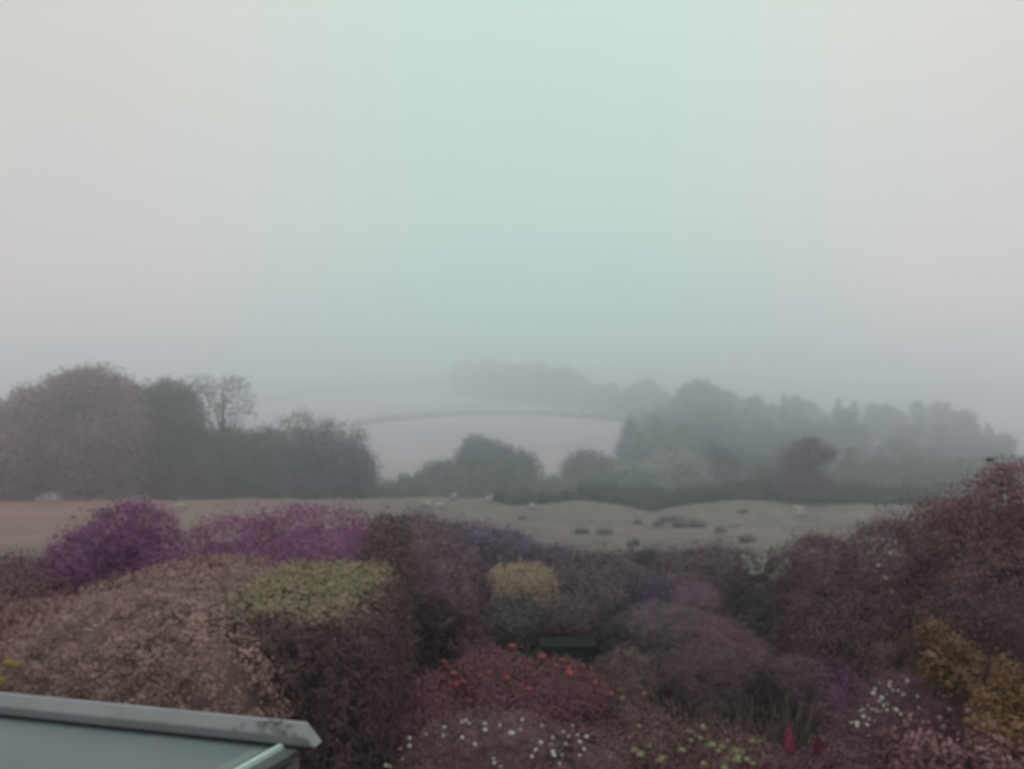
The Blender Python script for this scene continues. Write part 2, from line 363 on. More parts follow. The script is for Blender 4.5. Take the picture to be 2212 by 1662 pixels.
# ------------------------------------------------------------------ conservatory roof, bottom left
def conservatory():
    root = empty('conservatory_roof', (-3.5, 5.5, 0), 'grey glazed conservatory roof with pale coping and light glazing bars, below the window', 'roof')
    ZR = 2.45
    cop = mat('painted_coping', (.20, .208, .225), .7, .2, noise=3.0, col2=(.165, .172, .185), bump=.05)
    glass = mat('roof_glazing', (.082, .106, .114), .5, .25, noise=.9, col2=(.10, .127, .134))
    barm = mat('glazing_bar', (.33, .45, .43), .4, .5)
    edge = mat('end_panel', (.06, .072, .066), .7, .2, noise=4)
    gask = mat('rubber_seal', (.03, .035, .04), .7, .2)
    lichen = mat('weathered_patch', (.13, .135, .125), .9, .1, noise=18, col2=(.16, .165, .16))
    def pt(dx, dy, z):                       # point on the level z seen at that pixel
        d = ray(dx, dy); t = (z - CAMZ) / d[2]; return np.array([d[0] * t, d[1] * t, z])
    A = pt(-80, 1486, ZR + .16); Bt = pt(655, 1558, ZR + .16)          # far top edge
    u = (Bt - A) / np.linalg.norm(Bt - A); A = A - u * 1.4; n = np.array([u[1], -u[0], 0])   # n points to the house
    ln = np.linalg.norm(Bt - A)
    def prism(sec, l0, l1, org, name, m, bev0=0, bev1=0):
        k = len(sec); V = []
        for s_, l in ((0, l0), (1, l1)):
            for (a, h) in sec:
                e = (bev1 if s_ else 0) * (1 - (h / .2 if h > 0 else 0)) if s_ else 0
                V.append(org + u * (l + e) + n * a + np.array([0, 0, h - .16]))
        F = [list(range(k)), [k + i for i in range(k)][::-1]] + [[i, i + k, (i + 1) % k + k, (i + 1) % k] for i in range(k)]
        o = mesh_obj(name, V, F, m, root, root.location)
        md = o.modifiers.new('bevel', 'BEVEL'); md.width = .012; md.segments = 2
        return o
    # coping: level top, face sloping towards the house, mitred at its free end
    prism([(0, .16), (.05, .165), (.14, .09), (.14, .02), (0, .02)], 0, ln, A, 'coping', cop, 0, .19)
    prism([(.02, .02), (.125, .02), (.125, -.02), (.02, -.02)], 0, ln + .10, A, 'seal', gask)
    # glazing sloping gently up towards the house wall
    def q(l, a, h): return A + u * l + n * a + np.array([0, 0, h - .16])
    SL = .10
    V = [q(0, .05, -.015), q(ln + .02, .05, -.015), q(ln + .02, 5.4, -.015 + SL * 5.4), q(0, 5.4, -.015 + SL * 5.4)]
    V += [v - np.array([0, 0, .03]) for v in V]
    F = [[0, 1, 2, 3], [7, 6, 5, 4], [0, 4, 5, 1], [1, 5, 6, 2], [2, 6, 7, 3], [3, 7, 4, 0]]
    mesh_obj('glazing', V, F, glass, root, root.location)
    def bar(l, wd, h, name, m, a0=.2):
        V = []
        for a in (a0, 5.4):
            for (dl, dh) in ((-wd, 0), (-wd * .6, h), (wd * .6, h), (wd, 0)):
                V.append(q(l + dl, a, -.013 + SL * a + dh))
        F = [[0, 1, 2, 3], [7, 6, 5, 4]] + [[i, i + 4, (i + 1) % 4 + 4, (i + 1) % 4] for i in range(4)]
        return mesh_obj(name, V, F, m, root, root.location)
    tgt = pt(612, 1604, ZR - .05); l0 = float(np.dot(tgt - A, u)) + .10
    bar(l0 + .015, .028, .035, 'glazing_bar', barm, .17)
    bar(l0 - .13, .05, .006, 'highlight_strip', mat('painted_highlight', (.11, .14, .138), .5, .3), .25)  # broad highlight on the glazing, painted as a slightly paler strip
    # solid strip between last bar and the edge, then its outer face down to the wall plate
    V = [q(l0 + .05, .2, -.005 + SL * .2), q(ln + .06, .2, -.005 + SL * .2), q(ln + .06, 5.4, -.005 + SL * 5.4), q(l0 + .05, 5.4, -.005 + SL * 5.4)]
    V += [v - np.array([0, 0, .05]) for v in V]
    mesh_obj('end_panel', V, F, edge, root, root.location)
    # weathered patch of lichen lying on the coping's sloping face near the corner
    rr = random.Random(4); V, F = [], []
    for k in range(46):
        l = ln - .36 + rr.gauss(.14, .12); tt = min(1, max(0, rr.random())); a = .06 + .075 * tt; h = .165 - .075 * (a - .05) / .09 + .004
        s = rr.uniform(.006, .02); o = len(V)
        for j in range(6):
            ang = j * math.pi / 3; da = math.sin(ang) * s
            V.append(q(min(l, ln) + math.cos(ang) * s * 1.3, a + da, h - .075 * da / .09 + .003))
        F.append([o + j for j in range(6)])
    mesh_obj('lichen', V, F, lichen, root, root.location)
    # wall under the coping
    wall = mat('conservatory_wall', (.16, .17, .165), .7, .3, noise=2)
    V = [q(0, .06, -.10), q(ln, .06, -.10), q(ln, .16, -.10), q(0, .16, -.10)]
    V += [np.array([v[0], v[1], -.1]) for v in V]
    mesh_obj('wall', V, F if False else [[0, 1, 2, 3], [7, 6, 5, 4], [0, 4, 5, 1], [1, 5, 6, 2], [2, 6, 7, 3], [3, 7, 4, 0]], wall, root, root.location)
    V = [q(ln - .1, .17, -.10), q(ln, .17, -.10), q(ln, 5.4, -.10), q(ln - .1, 5.4, -.10)]
    V += [np.array([v[0], v[1], -.1]) for v in V]
    mesh_obj('side_wall', V, [[0, 1, 2, 3], [7, 6, 5, 4], [0, 4, 5, 1], [1, 5, 6, 2], [2, 6, 7, 3], [3, 7, 4, 0]], wall, root, root.location)
conservatory()

# ------------------------------------------------------------------ flowers
def fl6(x, y): return ((820 + x * .54377) * .67439, (1560 + y * .54377) * .67439)
def fl7(x, y): return ((1640 + x * .54377) * .67439, (1560 + y * .54377) * .67439)
def fl8(x, y): return ((2460 + x * .54377) * .67439, (1560 + y * .54377) * .67439)
def on_blobs(dx, dy, blobs, y0, y1, push=.05):
    d = ray(dx, dy); ys = np.linspace(y0, y1, 500); X = np.stack([d[0] * ys / d[1], ys, CAMZ + d[2] * ys / d[1]], 1)
    v = np.min([b.val(X) for b in blobs], 0); k = np.argmax(v < 1.03)
    if v[k] >= 1.03: k = int(np.argmin(v))
    p = X[k]; return p - d * push
def daisy_data(p, r, petals=9, seed=0):
    """flower of separate pointed petals round a raised disc, facing up and outward"""
    rr = random.Random(seed); ax = np.array([rr.uniform(-.35, .35), -.55 + rr.uniform(-.2, .2), .8]); ax /= np.linalg.norm(ax)
    a = np.cross(ax, [1, .1, 0]); a /= np.linalg.norm(a); b = np.cross(ax, a); V, F = [], []
    for k in range(petals):
        t = 2 * math.pi * k / petals; d = a * math.cos(t) + b * math.sin(t); s = np.cross(ax, d)
        o = len(V); V += [p + d * r * .1, p + d * r * .65 + s * r * .26 + ax * r * .12, p + d * r * 1.05 + ax * r * .05, p + d * r * .65 - s * r * .26 + ax * r * .12]; F.append([o, o + 1, o + 2, o + 3])
    o = len(V)
    for k in range(6):
        t = 2 * math.pi * k / 6; V.append(p + (a * math.cos(t) + b * math.sin(t)) * r * .28 + ax * r * .1)
    V.append(p + ax * r * .3)
    F += [[o + k, o + (k + 1) % 6, o + 6] for k in range(6)]
    return V, F
def head_data(p, r, n=26, seed=0, sq=.6):
    """rounded flower head made of many small florets"""
    g = np.random.default_rng(seed); d = g.normal(size=(n, 3)); d /= np.linalg.norm(d, axis=1, keepdims=True)
    V, F = [], []
    for q in d:
        c = p + q * r * np.array([1, 1, sq]) * g.uniform(.6, 1); a = np.cross(q, [.2, .3, 1]); a /= np.linalg.norm(a) + 1e-6; b = np.cross(q, a); s = r * .42
        o = len(V); V += [c - a * s, c + b * s, c + a * s, c - b * s]; F.append([o, o + 1, o + 2, o + 3])
    return V, F
def flowers_on(root, pts, conv, blobs, y0, y1, r, m, style='daisy', stem=True, name='flower', jitter=.45, push=.05):
    for i, (x, y) in enumerate(pts):
        dx, dy = conv(x, y); p = on_blobs(dx, dy, blobs, y0, y1, push); rr = r * random.uniform(1 - jitter, 1 + jitter)
        if style == 'daisy': V, F = daisy_data(p, rr, seed=i)
        else: V, F = head_data(p, rr, seed=i, n=26)
        mesh_obj(name, V, F, m, root, root.location)
def flowering(name, label, cat, blobs, n, leaf, clump, cols, **k):
    b0 = base_of(blobs); root = empty(name, b0, label, cat)
    V, F, C = foliage_data(blobs, n, leaf, clump, cols, **k); mesh_obj('foliage', V, F, LEAF, root, b0, C)
    return root

# ------------------------------------------------------------------ garden: left side
def W(x0, x1, y0, y1, zt, zb=-.4, p=P): return Blob(((x0 + x1) / 2, (y0 + y1) / 2, (zt + zb) / 2), ((x1 - x0) / 2, (y1 - y0) / 2, (zt - zb) / 2), p)
hedgeA = [W(-6.35, -2.3, 8.15, 12.6, 3.0, -.8, 2.25), W(-7.0, -4.6, 8.4, 11.4, 2.05, -.6, 2.1), W(-5.5, -2.5, 9.6, 13.0, 3.04, -.6, 2.5), W(-4.9, -2.28, 8.35, 11.6, 2.72, -.6, 3.2)]
bush('clipped_hedge', 'large rounded hedge of dusty mauve-brown leaves behind the conservatory roof', 'hedge', hedgeA, 52000, .038, .075, MAUVE, per=12, core=.94, tvar=.42, align=2.1)
hedgeB = [W(-3.7, -1.5, 9.1, 12.9, 2.86, -.6, 5)]
bush('golden_hedge', 'dark clipped hedge block with a yellow-green top, right of the mauve hedge', 'hedge', hedgeB, 26000, .04, .075, ((.085, .066, .062), (.125, .10, .088)), per=12, core=.94, tvar=.4, align=2.1, topcol=(YELLO, 2.68, 2.8))
bush('magenta_shrub', 'deep magenta bushy shrub behind the left shoulder of the mauve hedge', 'shrub',
     [B(105, 300, 1135, 18, 3), B(180, 385, 1082, 18.5, 3.2), B(110, 240, 1175, 17.4, 2.4)], 15000, .06, .16, MAG, core=.88)
bush('magenta_shrub', 'long pinkish magenta shrub running behind the yellow-topped hedge', 'shrub',
     [B(375, 640, 1120, 16.8, 3, p=3), B(500, 845, 1106, 16.6, 3.4, p=3.4), B(320, 450, 1165, 16.6, 2.4)], 19000, .055, .14, MAG2, core=.88)
bush('clipped_hedge', 'olive brown hedge end at the right of the magenta shrubs', 'hedge',
     [B(785, 885, 1120, 15.4, 3.0, p=3.2), B(760, 860, 1220, 13.2, 3, p=3)], 12000, .05, .12, OLIVE, core=.9)
bush('tall_hedge', 'tall rounded purple-brown hedge sloping down to the right of the olive hedge end', 'hedge',
     [B(835, 985, 1128, 21, 5, p=2.4), B(880, 1030, 1165, 19.5, 5, p=2.5), B(930, 1052, 1208, 18.5, 4.5, p=2.7)], 16000, .055, .13, ((.115, .082, .10), (.155, .118, .135)), core=.92, align=2.1, tvar=.3)
bush('columnar_shrub', 'upright grey shrub with a pale rim left of the gold-topped bush', 'shrub',
     [B(985, 1048, 1200, 19, 3, p=3)], 4500, .055, .13, GREYP, core=.88)
bush('loose_shrub', 'low dark shrub just over the top of the olive hedge end', 'shrub', [B(810, 960, 1110, 30, 4), B(900, 1010, 1128, 31, 3)], 6000, .08, .22, ((.10, .09, .09), (.145, .13, .12)), core=.85)
bush('loose_shrub', 'bluish purple shrub at the far end of the garden by the field', 'shrub', [B(950, 1090, 1135, 33, 4), B(1030, 1165, 1150, 34, 4), B(930, 1060, 1180, 30, 3)], 9000, .085, .22, ((.11, .095, .135), (.155, .135, .18)), core=.85)
bush('red_brown_shrub', 'dark reddish brown shrub at the left edge below the field', 'shrub', [B(-120, 85, 1205, 15, 3.4), B(-60, 120, 1255, 14, 3)], 9000, .055, .14, ((.12, .075, .075), (.17, .11, .105)), core=.88)
bush('reddish_shrub', 'pinkish red shrub at the left edge against the mauve hedge', 'shrub', [B(-80, 215, 1305, 12.6, 1.6), B(-120, 100, 1340, 12.2, 1.6)], 8000, .045, .11, ((.19, .10, .095), (.25, .14, .125)), core=.88)
bush('grey_shrub', 'small grey-green shrub between the dark red shrub and the magenta shrub', 'shrub', [B(62, 118, 1212, 22, 2)], 2500, .06, .16, ((.09, .085, .07), (.13, .12, .10)), core=.88)
yl = flowering('yellow_flowered_plant', 'leafy plant with two yellow flower heads at the left edge above the roof', 'plant', [Blob((-4.95 - .5, 8.0, 1.3), (.55, .35, 1.2))], 2200, .035, .09, OLIVE)
for (dx, dy, m_) in ((14, 1432, PETAL_G), (32, 1436, PETAL_G), (0, 1470, PETAL_G)):
    V, F = head_data(at(dx, dy, 7.8), .05, 30, seed=dx); mesh_obj('flower', V, F, m_, yl, yl.location)

# ------------------------------------------------------------------ garden: middle
bush('golden_shrub', 'rounded tan-gold shrub in the middle of the garden above the red flowers', 'shrub', [B(1052, 1195, 1232, 26, 3, 1335, p=3.2), B(1120, 1205, 1285, 25.2, 2, 1350, p=2.4)], 8000, .07, .15, TAN, core=.88)
bush('green_shrub', 'dark green-grey shrub directly below the tan-gold shrub', 'shrub', [B(1035, 1180, 1318, 23, 3)], 7000, .065, .16, DARKG, core=.88)
bush('purple_shrub', 'dark violet low shrub behind the tan-gold shrub on its right', 'shrub', [B(1105, 1260, 1190, 34, 4)], 6000, .085, .22, PURP, core=.88)
bush('grey_shrub', 'broad grey shrub with a pale rounded top right of the tan-gold shrub', 'shrub', [B(1190, 1400, 1207, 31, 5), B(1230, 1350, 1260, 28, 4)], 11000, .08, .2, ((.095, .092, .09), (.14, .135, .125)), core=.88)
bush('sapling', 'small grey-green sapling standing against the field at the garden end', 'sapling', [B(1345, 1390, 1192, 38, 1.2), B(1385, 1428, 1188, 38, 1.2)], 2200, .08, .2, DARKG, core=.5)
bush('loose_shrub', 'wide purple-brown shrub with two humps at the garden end', 'shrub', [B(1420, 1560, 1198, 33, 4), B(1490, 1640, 1190, 34, 4), B(1380, 1520, 1250, 28, 3)], 12000, .085, .22, ((.095, .075, .088), (.14, .115, .12)), core=.88)
bush('violet_shrub', 'dark violet shrub left of the round pinkish mound', 'shrub', [B(1370, 1480, 1275, 25.5, 3)], 5000, .065, .17, ((.06, .052, .09), (.095, .08, .12)), core=.88)
bush('mound_shrub', 'small round pinkish grey mound, highest of the garden mounds', 'shrub', [B(1448, 1572, 1266, 24, 3, p=2.2)], 7000, .055, .11, ((.12, .092, .11), (.15, .12, .135)), core=.92, align=2.4)
bush('mound_shrub', 'broad grey-brown mound just below the small round pinkish mound', 'shrub', [B(1325, 1555, 1312, 21, 3.4, p=2.1)], 12000, .05, .10, ((.105, .09, .10), (.135, .118, .128)), core=.9, align=2.4)
bush('mound_shrub', 'sloping plum-brown mound right of the broad grey-brown mound', 'shrub', [B(1480, 1640, 1345, 19.5, 3, p=2.2), B(1560, 1700, 1385, 18.5, 2.4, p=2.2)], 10000, .05, .11, ((.12, .08, .09), (.16, .11, .115)), core=.9, align=2.4)
bush('mound_shrub', 'large smooth plum mound in the foreground bed, widest of the mounds', 'shrub', [B(1405, 1665, 1407, 15.2, 2.6, p=2.3)], 15000, .036, .075, ((.08, .057, .067), (.10, .076, .084)), core=.93, align=2.4)
bush('mound_shrub', 'smooth plum mound right of the largest mound', 'shrub', [B(1650, 1830, 1428, 14.4, 2.2, p=2.3)], 10000, .036, .075, ((.08, .057, .07), (.105, .078, .088)), core=.93, align=2.4)
bush('brown_shrub', 'olive-brown feathery shrub between the red flowers and the largest mound', 'shrub', [B(1285, 1430, 1418, 15.5, 2.2)], 6000, .045, .1, ((.10, .085, .075), (.14, .12, .10)), core=.88)
bush('small_shrub', 'dark grey-purple shrub directly above the dark green box', 'shrub', [B(1175, 1290, 1308, 20.5, 2, 1400)], 5000, .055, .13, ((.085, .075, .085), (.12, .11, .115)), core=.88)
bush('shade_filler_shrub', 'very dark bush standing in for shade in the hollow left of the tall boundary shrubs', 'shrub', [B(1585, 1740, 1262, 21.5, 3.5), B(1600, 1720, 1330, 19.5, 2.5)], 9000, .055, .15, ((.035, .037, .045), (.06, .06, .065)), core=.9)  # shade of the hollow is put into the leaf colour

SHADE_LEAF = ((.028, .03, .034), (.048, .046, .05))  # near-black leaves paint the shade between mounds; the bushes are added for it
bush('shade_filler_shrub', 'low near-black foliage added to stand in for shade in the gap left of and below the broad grey-brown mound', 'shrub', [B(1255, 1345, 1345, 19.8, 1.6), B(1300, 1470, 1388, 18.2, 1.4)], 5000, .05, .12, SHADE_LEAF, core=.9)
bush('shade_filler_shrub', 'low near-black foliage added to stand in for shade in the gap between the two smooth plum mounds', 'shrub', [B(1600, 1700, 1452, 13.4, .8), B(1500, 1640, 1500, 13.0, .8)], 5000, .036, .09, SHADE_LEAF, core=.9)
bush('shade_filler_shrub', 'near-black foliage added to stand in for shade under the small round pinkish grey mound', 'shrub', [B(1540, 1610, 1322, 20.8, 1.2), B(1395, 1470, 1300, 22.4, 1.2)], 3500, .05, .12, SHADE_LEAF, core=.9)

def storage_box():
    c = at(1226, 1440, 18); g = float(gz(c[0], 18)); root = empty('storage_box', (c[0], 18, g), 'dark green wooden garden box half hidden behind the red flowers', 'box')
    m = mat('green_stain', (.03, .048, .044), .9, .1, noise=5); m2 = mat('green_post', (.010, .015, .0145), 1.0, .05)
    zt = at(1226, 1390, 18)[2]; hw = .56; h = zt - g
    def boxd(x0, x1, y0, y1, z0, z1):
        V = [(x0, y0, z0), (x1, y0, z0), (x1, y1, z0), (x0, y1, z0), (x0, y0, z1), (x1, y0, z1), (x1, y1, z1), (x0, y1, z1)]
        return V, [[0, 3, 2, 1], [4, 5, 6, 7], [0, 1, 5, 4], [1, 2, 6, 5], [2, 3, 7, 6], [3, 0, 4, 7]]
    def add(name, parts, mm):
        V, F = join(parts); mesh_obj(name, np.array(V) + np.array([c[0], 18, g]), F, mm, root, root.location)
    n = 5; add('side_boards', [boxd(-hw, hw, -.35, -.32, h * k / n + .01, h * (k + 1) / n - .02) for k in range(n)] + [boxd(-hw, -hw + .03, -.31, .35, 0, h - .02), boxd(hw - .03, hw, -.31, .35, 0, h - .02), boxd(-hw, hw, .36, .39, 0, h - .02)], m)
    add('lid', [boxd(-hw - .03, hw + .03, -.39, .41, h, h + .03)], m2)
    for sx in (-1, 1): add('post', [boxd(sx * hw - .06, sx * hw + .06, -.42, -.36, 0, h - .003)], m2)
storage_box()

# red flowers
redb = [B(850, 1010, 1462, 12.0, 2), B(940, 1190, 1415, 12.8, 2.2), B(1090, 1325, 1440, 12.4, 2.2), B(800, 1000, 1530, 11.4, 1.6), B(980, 1250, 1500, 11.6, 1.6)]
rf = flowering('red_flowered_plant', 'spreading plum-red plant with many small coral-red flower heads', 'plant', redb, 26000, .04, .11, ((.125, .07, .08), (.19, .095, .10)), core=.86, tvar=.22)
flowers_on(rf, [(1105, 1030), (1125, 1050), (1165, 1100), (1265, 1075), (1320, 1120), (1375, 1095), (1395, 970), (1415, 965), (1450, 1055), (1500, 940), (1485, 1030), (1250, 1190), (1260, 1260), (1165, 1165), (1375, 1300), (785, 1185), (1210, 1150), (1470, 1130)], fl6, redb, 9.5, 14, .056, PETAL_R, 'head', push=.2)
flowers_on(rf, [(5, 940), (40, 1015), (180, 1002), (95, 1035), (300, 1030), (265, 1057), (345, 1060), (405, 1060), (330, 1072), (345, 1100), (485, 1100), (480, 1155), (520, 1160), (80, 1075), (100, 1190), (370, 1058), (130, 1110), (215, 1310)], fl7, redb, 9.5, 14, .056, PETAL_R, 'head', push=.2)
# white flowers, bottom centre
wb = [B(830, 1290, 1556, 9.2, 2.4, p=2.4), B(1150, 1420, 1590, 9.0, 2.0, p=2.4)]
wf = flowering('white_flowered_bush', 'low rounded brown bush dotted with white daisies at the bottom centre', 'plant', wb, 26000, .026, .07, ((.12, .085, .08), (.17, .125, .11)), core=.92, tvar=.2)
flowers_on(wf, [(1235, 1375), (1215, 1385), (1255, 1393), (1110, 1415), (1105, 1465), (1000, 1458), (905, 1480), (905, 1525), (850, 1540), (1215, 1475), (1290, 1515), (1345, 1395), (1350, 1430), (1438, 1405), (1500, 1445), (865, 1602), (790, 1648), (765, 1640), (1400, 1600), (1403, 1625), (1440, 1648)], fl6, wb, 7, 10.5, .019, PETAL_W)
flowers_on(wf, [(60, 1370), (180, 1405), (355, 1405), (5, 1450), (50, 1430), (305, 1445), (240, 1475), (335, 1468), (388, 1460), (440, 1470), (170, 1505), (315, 1515), (398, 1500), (230, 1515), (140, 1548), (425, 1545), (240, 1560), (250, 1580), (295, 1578), (400, 1580), (118, 1588), (577, 1587), (280, 1630)], fl7, wb, 7, 10.5, .017, PETAL_W)
# cream flowers
cb = [B(1330, 1520, 1580, 8.9, 1.8), B(1460, 1700, 1588, 8.7, 2.0), B(1300, 1500, 1530, 10.6, 1.6)]
cf = flowering('cream_flowered_plant', 'loose plant with pale yellow-green flower clusters right of the white daisies', 'plant', cb, 20000, .028, .09, ((.12, .085, .075), (.165, .12, .095)), core=.86, tvar=.25)
flowers_on(cf, [(745, 1408), (710, 1455), (695, 1475), (1045, 1440), (1085, 1465), (1110, 1480), (1055, 1495), (1130, 1415), (1270, 1495), (1190, 1520), (1240, 1530), (1160, 1520), (1300, 1545), (1340, 1560), (1215, 1555), (1415, 1495), (1450, 1503), (720, 1550), (760, 1575), (740, 1590), (880, 1595), (900, 1590), (860, 1615), (885, 1618), (1330, 1590), (1340, 1615), (1270, 1600), (1310, 1608), (1415, 1628), (1385, 1610), (650, 1515), (800, 1520), (1130, 1630), (1250, 1655), (1000, 1550)], fl7, cb, 7, 11, .034, PETAL_Y, 'head')
# orange flowers
ob = [B(1290, 1400, 1478, 12.6, 1.2)]
of = flowering('orange_flowered_plant', 'small plant with four orange flowers left of the tall grass', 'plant', ob, 3000, .03, .09, OLIVE, core=.8)
flowers_on(of, [(655, 1193), (650, 1240), (775, 1217), (587, 1215)], fl7, ob, 10, 13, .026, PETAL_O)
# right white bush
rb = [B(1835, 2125, 1470, 10.6, 2.4, p=2.3), B(1790, 1960, 1550, 9.8, 1.6)]
rw = flowering('white_flowered_bush', 'round plum-coloured bush sprinkled with tiny white flowers at the lower right', 'plant', rb, 22000, .026, .07, ((.105, .065, .078), (.15, .10, .105)), core=.92, tvar=.2)
flowers_on(rw, [(715, 1172), (720, 1150), (765, 1200), (735, 1197), (820, 1143), (655, 1150), (965, 1182), (1015, 1168), (1060, 1162), (1085, 1177), (1135, 1210), (1035, 1230), (880, 1235), (887, 1302), (797, 1222), (698, 1224), (670, 1242), (655, 1262), (682, 1280), (705, 1277), (680, 1292), (700, 1315), (668, 1320), (640, 1318), (755, 1311), (782, 1338), (612, 1308), (545, 1292), (545, 1320), (560, 1312), (590, 1290), (562, 1353), (595, 1368), (624, 1375), (525, 1390), (525, 1410), (490, 1390), (585, 1402), (592, 1465), (630, 1190), (620, 1215), (1180, 1315), (1213, 1340), (1175, 1280)], fl8, rb, 8, 12.5, .021, PETAL_W)
bush('magenta_shrub', 'small violet-magenta flowering shrub left of the tiny white flowers', 'shrub', [B(1795, 1880, 1452, 12.6, 1.2), B(1780, 1860, 1500, 12.0, 1.0)], 4000, .034, .09, ((.12, .062, .12), (.165, .09, .16)), core=.86)
bush('brown_shrub', 'warm brown shrub left of the upper yellow-leaved shrub', 'shrub', [B(1880, 2020, 1372, 13.8, 2, p=2.4)], 7000, .045, .1, ((.14, .088, .082), (.18, .12, .10)), core=.9)
bush('golden_leaved_shrub', 'yellow-ochre leaved shrub below the red boundary shrub', 'shrub', [B(1985, 2038, 1345, 10.5, .3, 1395), B(2022, 2075, 1368, 10.4, .3, 1432), B(1996, 2052, 1412, 10.3, .3, 1475), B(2052, 2104, 1440, 10.2, .3, 1500), B(2075, 2112, 1400, 10.4, .25, 1440)], 1300, .042, .09, ((.14, .08, .05), (.19, .115, .062)), core=0, tvar=.3)
bush('golden_leaved_shrub', 'yellow-ochre leaved shrub at the lower right edge of the picture', 'shrub', [B(2152, 2205, 1425, 9.5, .35, 1500), B(2112, 2175, 1492, 9.4, .4, 1560), B(2185, 2262, 1482, 9.3, .4, 1565), B(2146, 2218, 1562, 9.1, .4, 1640), B(2205, 2275, 1560, 9.0, .4, 1650), B(2100, 2150, 1555, 9.0, .35, 1615)], 2600, .036, .09, GOLD, core=0, tvar=.3)
bl = [B(1900, 2090, 1592, 8.2, 1.2), B(2040, 2260, 1600, 8.0, 1.2)]
bf = flowering('large_leaved_plant', 'broad-leaved brown plant with one yellow flower in the bottom right corner', 'plant', bl, 6500, .055, .11, ((.15, .095, .09), (.20, .135, .115)), core=.82, per=6, tvar=.35)
flowers_on(bf, [(978, 1517)], fl8, bl, 6, 9.5, .035, PETAL_G)
bush('low_shrub', 'low plum shrub between the flower spikes and the bottom right corner', 'shrub', [B(1690, 1930, 1610, 8.6, 1.4), B(1600, 1760, 1620, 9.2, 1.2)], 8000, .032, .08, ((.10, .065, .075), (.14, .095, .10)), core=.88)

# flower spikes
def spike(dx, top, bot, Y, wd, label, m):
    b = at(dx, bot, Y); t_ = at(dx + 2, top, Y); g = float(gz(b[0], Y)); root = empty('flower_spike', (b[0], Y, g), label, 'flower', 'pink-red flower spikes among the grass')
    V, F = tube_data([(b[0], Y, g), (b[0] + .01, Y, (g + b[2]) / 2), b], [.012, .01, .009], 6); mesh_obj('stem', V, F, STALK, root, root.location)
    gg = np.random.default_rng(int(dx)); V, F = [], []; H = t_[2] - b[2]
    prof = [(0, .5), (.12, .95), (.3, 1), (.55, .75), (.8, .36), (1, .05)]
    v, f = tube_data([b + (t_ - b) * s for s, _ in prof], [wd * .9 * r for _, r in prof], 10); parts = [(v, f)]
    for k in range(420):
        s = gg.uniform(0, 1) ** 1.2; r = np.interp(s, [p[0] for p in prof], [p[1] for p in prof]) * wd; a = gg.uniform(0, 6.283)
        c = b + (t_ - b) * s + np.array([math.cos(a) * r, math.sin(a) * r, 0]); q = wd * .2
        up = np.array([math.cos(a) * .5, math.sin(a) * .5, 1]) * q * 1.3; sd_ = np.array([-math.sin(a), math.cos(a), 0]) * q * .7
        parts.append(([c - up * .5, c + sd_, c + up, c - sd_], [[0, 1, 2, 3]]))
    V, F = join(parts); mesh_obj('bloom', V, F, m, root, root.location)
spike(1704, 1562, 1630, 7.9, .052, 'taller bright pink-red flower spike rising from the grass', PETAL_P)
spike(1765, 1588, 1632, 7.9, .040, 'shorter dull pink-red flower spike right of the bright one', mat('dull_pink_petal', (.21, .045, .075), .8, .1, noise=40))

# tall grass: several clumps of stalks, each a plant
def grass_clump(dx, top, Y, wd, n, label, seed):
    rr = random.Random(seed); c = at(dx, top, Y); g = float(gz(c[0], Y)); H = c[2] - g; parts = []
    for k in range(n):
        x = c[0] + rr.gauss(0, wd * .45); y = Y + rr.gauss(0, wd * .4); h = H * rr.uniform(.6, 1.03); lx = rr.gauss(0, .14) * h; ly = rr.gauss(0, .1) * h
        z0 = float(gz(x, y)); w_ = .006
        pts = [(x + lx * s * s, y + ly * s * s, z0 + h * s) for s in (0, .4, .75, 1)]
        v, f = tube_data(pts, [w_, w_, w_ * .8, w_ * .3], 3); parts.append((v, f))
        if rr.random() < .55:
            e = np.array(pts[-1]); d = np.array([lx, ly, h]); d /= np.linalg.norm(d); v, f = tube_data([e - d * .16, e - d * .08, e], [.006, .014, .004], 5); parts.append((v, f))
    V, F = join(parts); o = mesh_obj('grass_clump', V, F, STALK, None, (c[0], Y, g))
    tag(o, label, 'grass clump', 'tall grass clumps in the flower bed')
for i, (dx, top, Y, wd, n, lb) in enumerate([(1520, 1508, 11.6, .45, 90, 'tall dry grass clump, leftmost, in front of the largest mound'), (1585, 1498, 11.4, .45, 100, 'tall dry grass clump at the foot of the largest mound, below its middle'),
        (1655, 1500, 11.0, .4, 90, 'tall dry grass clump left of the bright pink-red spike'), (1735, 1515, 11.2, .35, 70, 'thin grass clump between and behind the two pink-red spikes'), (1430, 1525, 10.6, .5, 90, 'short dry grass clump above the pale yellow flower clusters')]):
    grass_clump(dx, top, Y, wd, n, lb, 30 + i)
ob2 = [B(1755, 1800, 1512, 11.6, .6)]
o2 = flowering('orange_flowered_plant', 'slender plant with a single orange flower below the second mound', 'plant', ob2, 900, .03, .07, OLIVE, core=.7)
flowers_on(o2, [(310, 1280)], fl8, ob2, 10, 12.5, .035, PETAL_O)

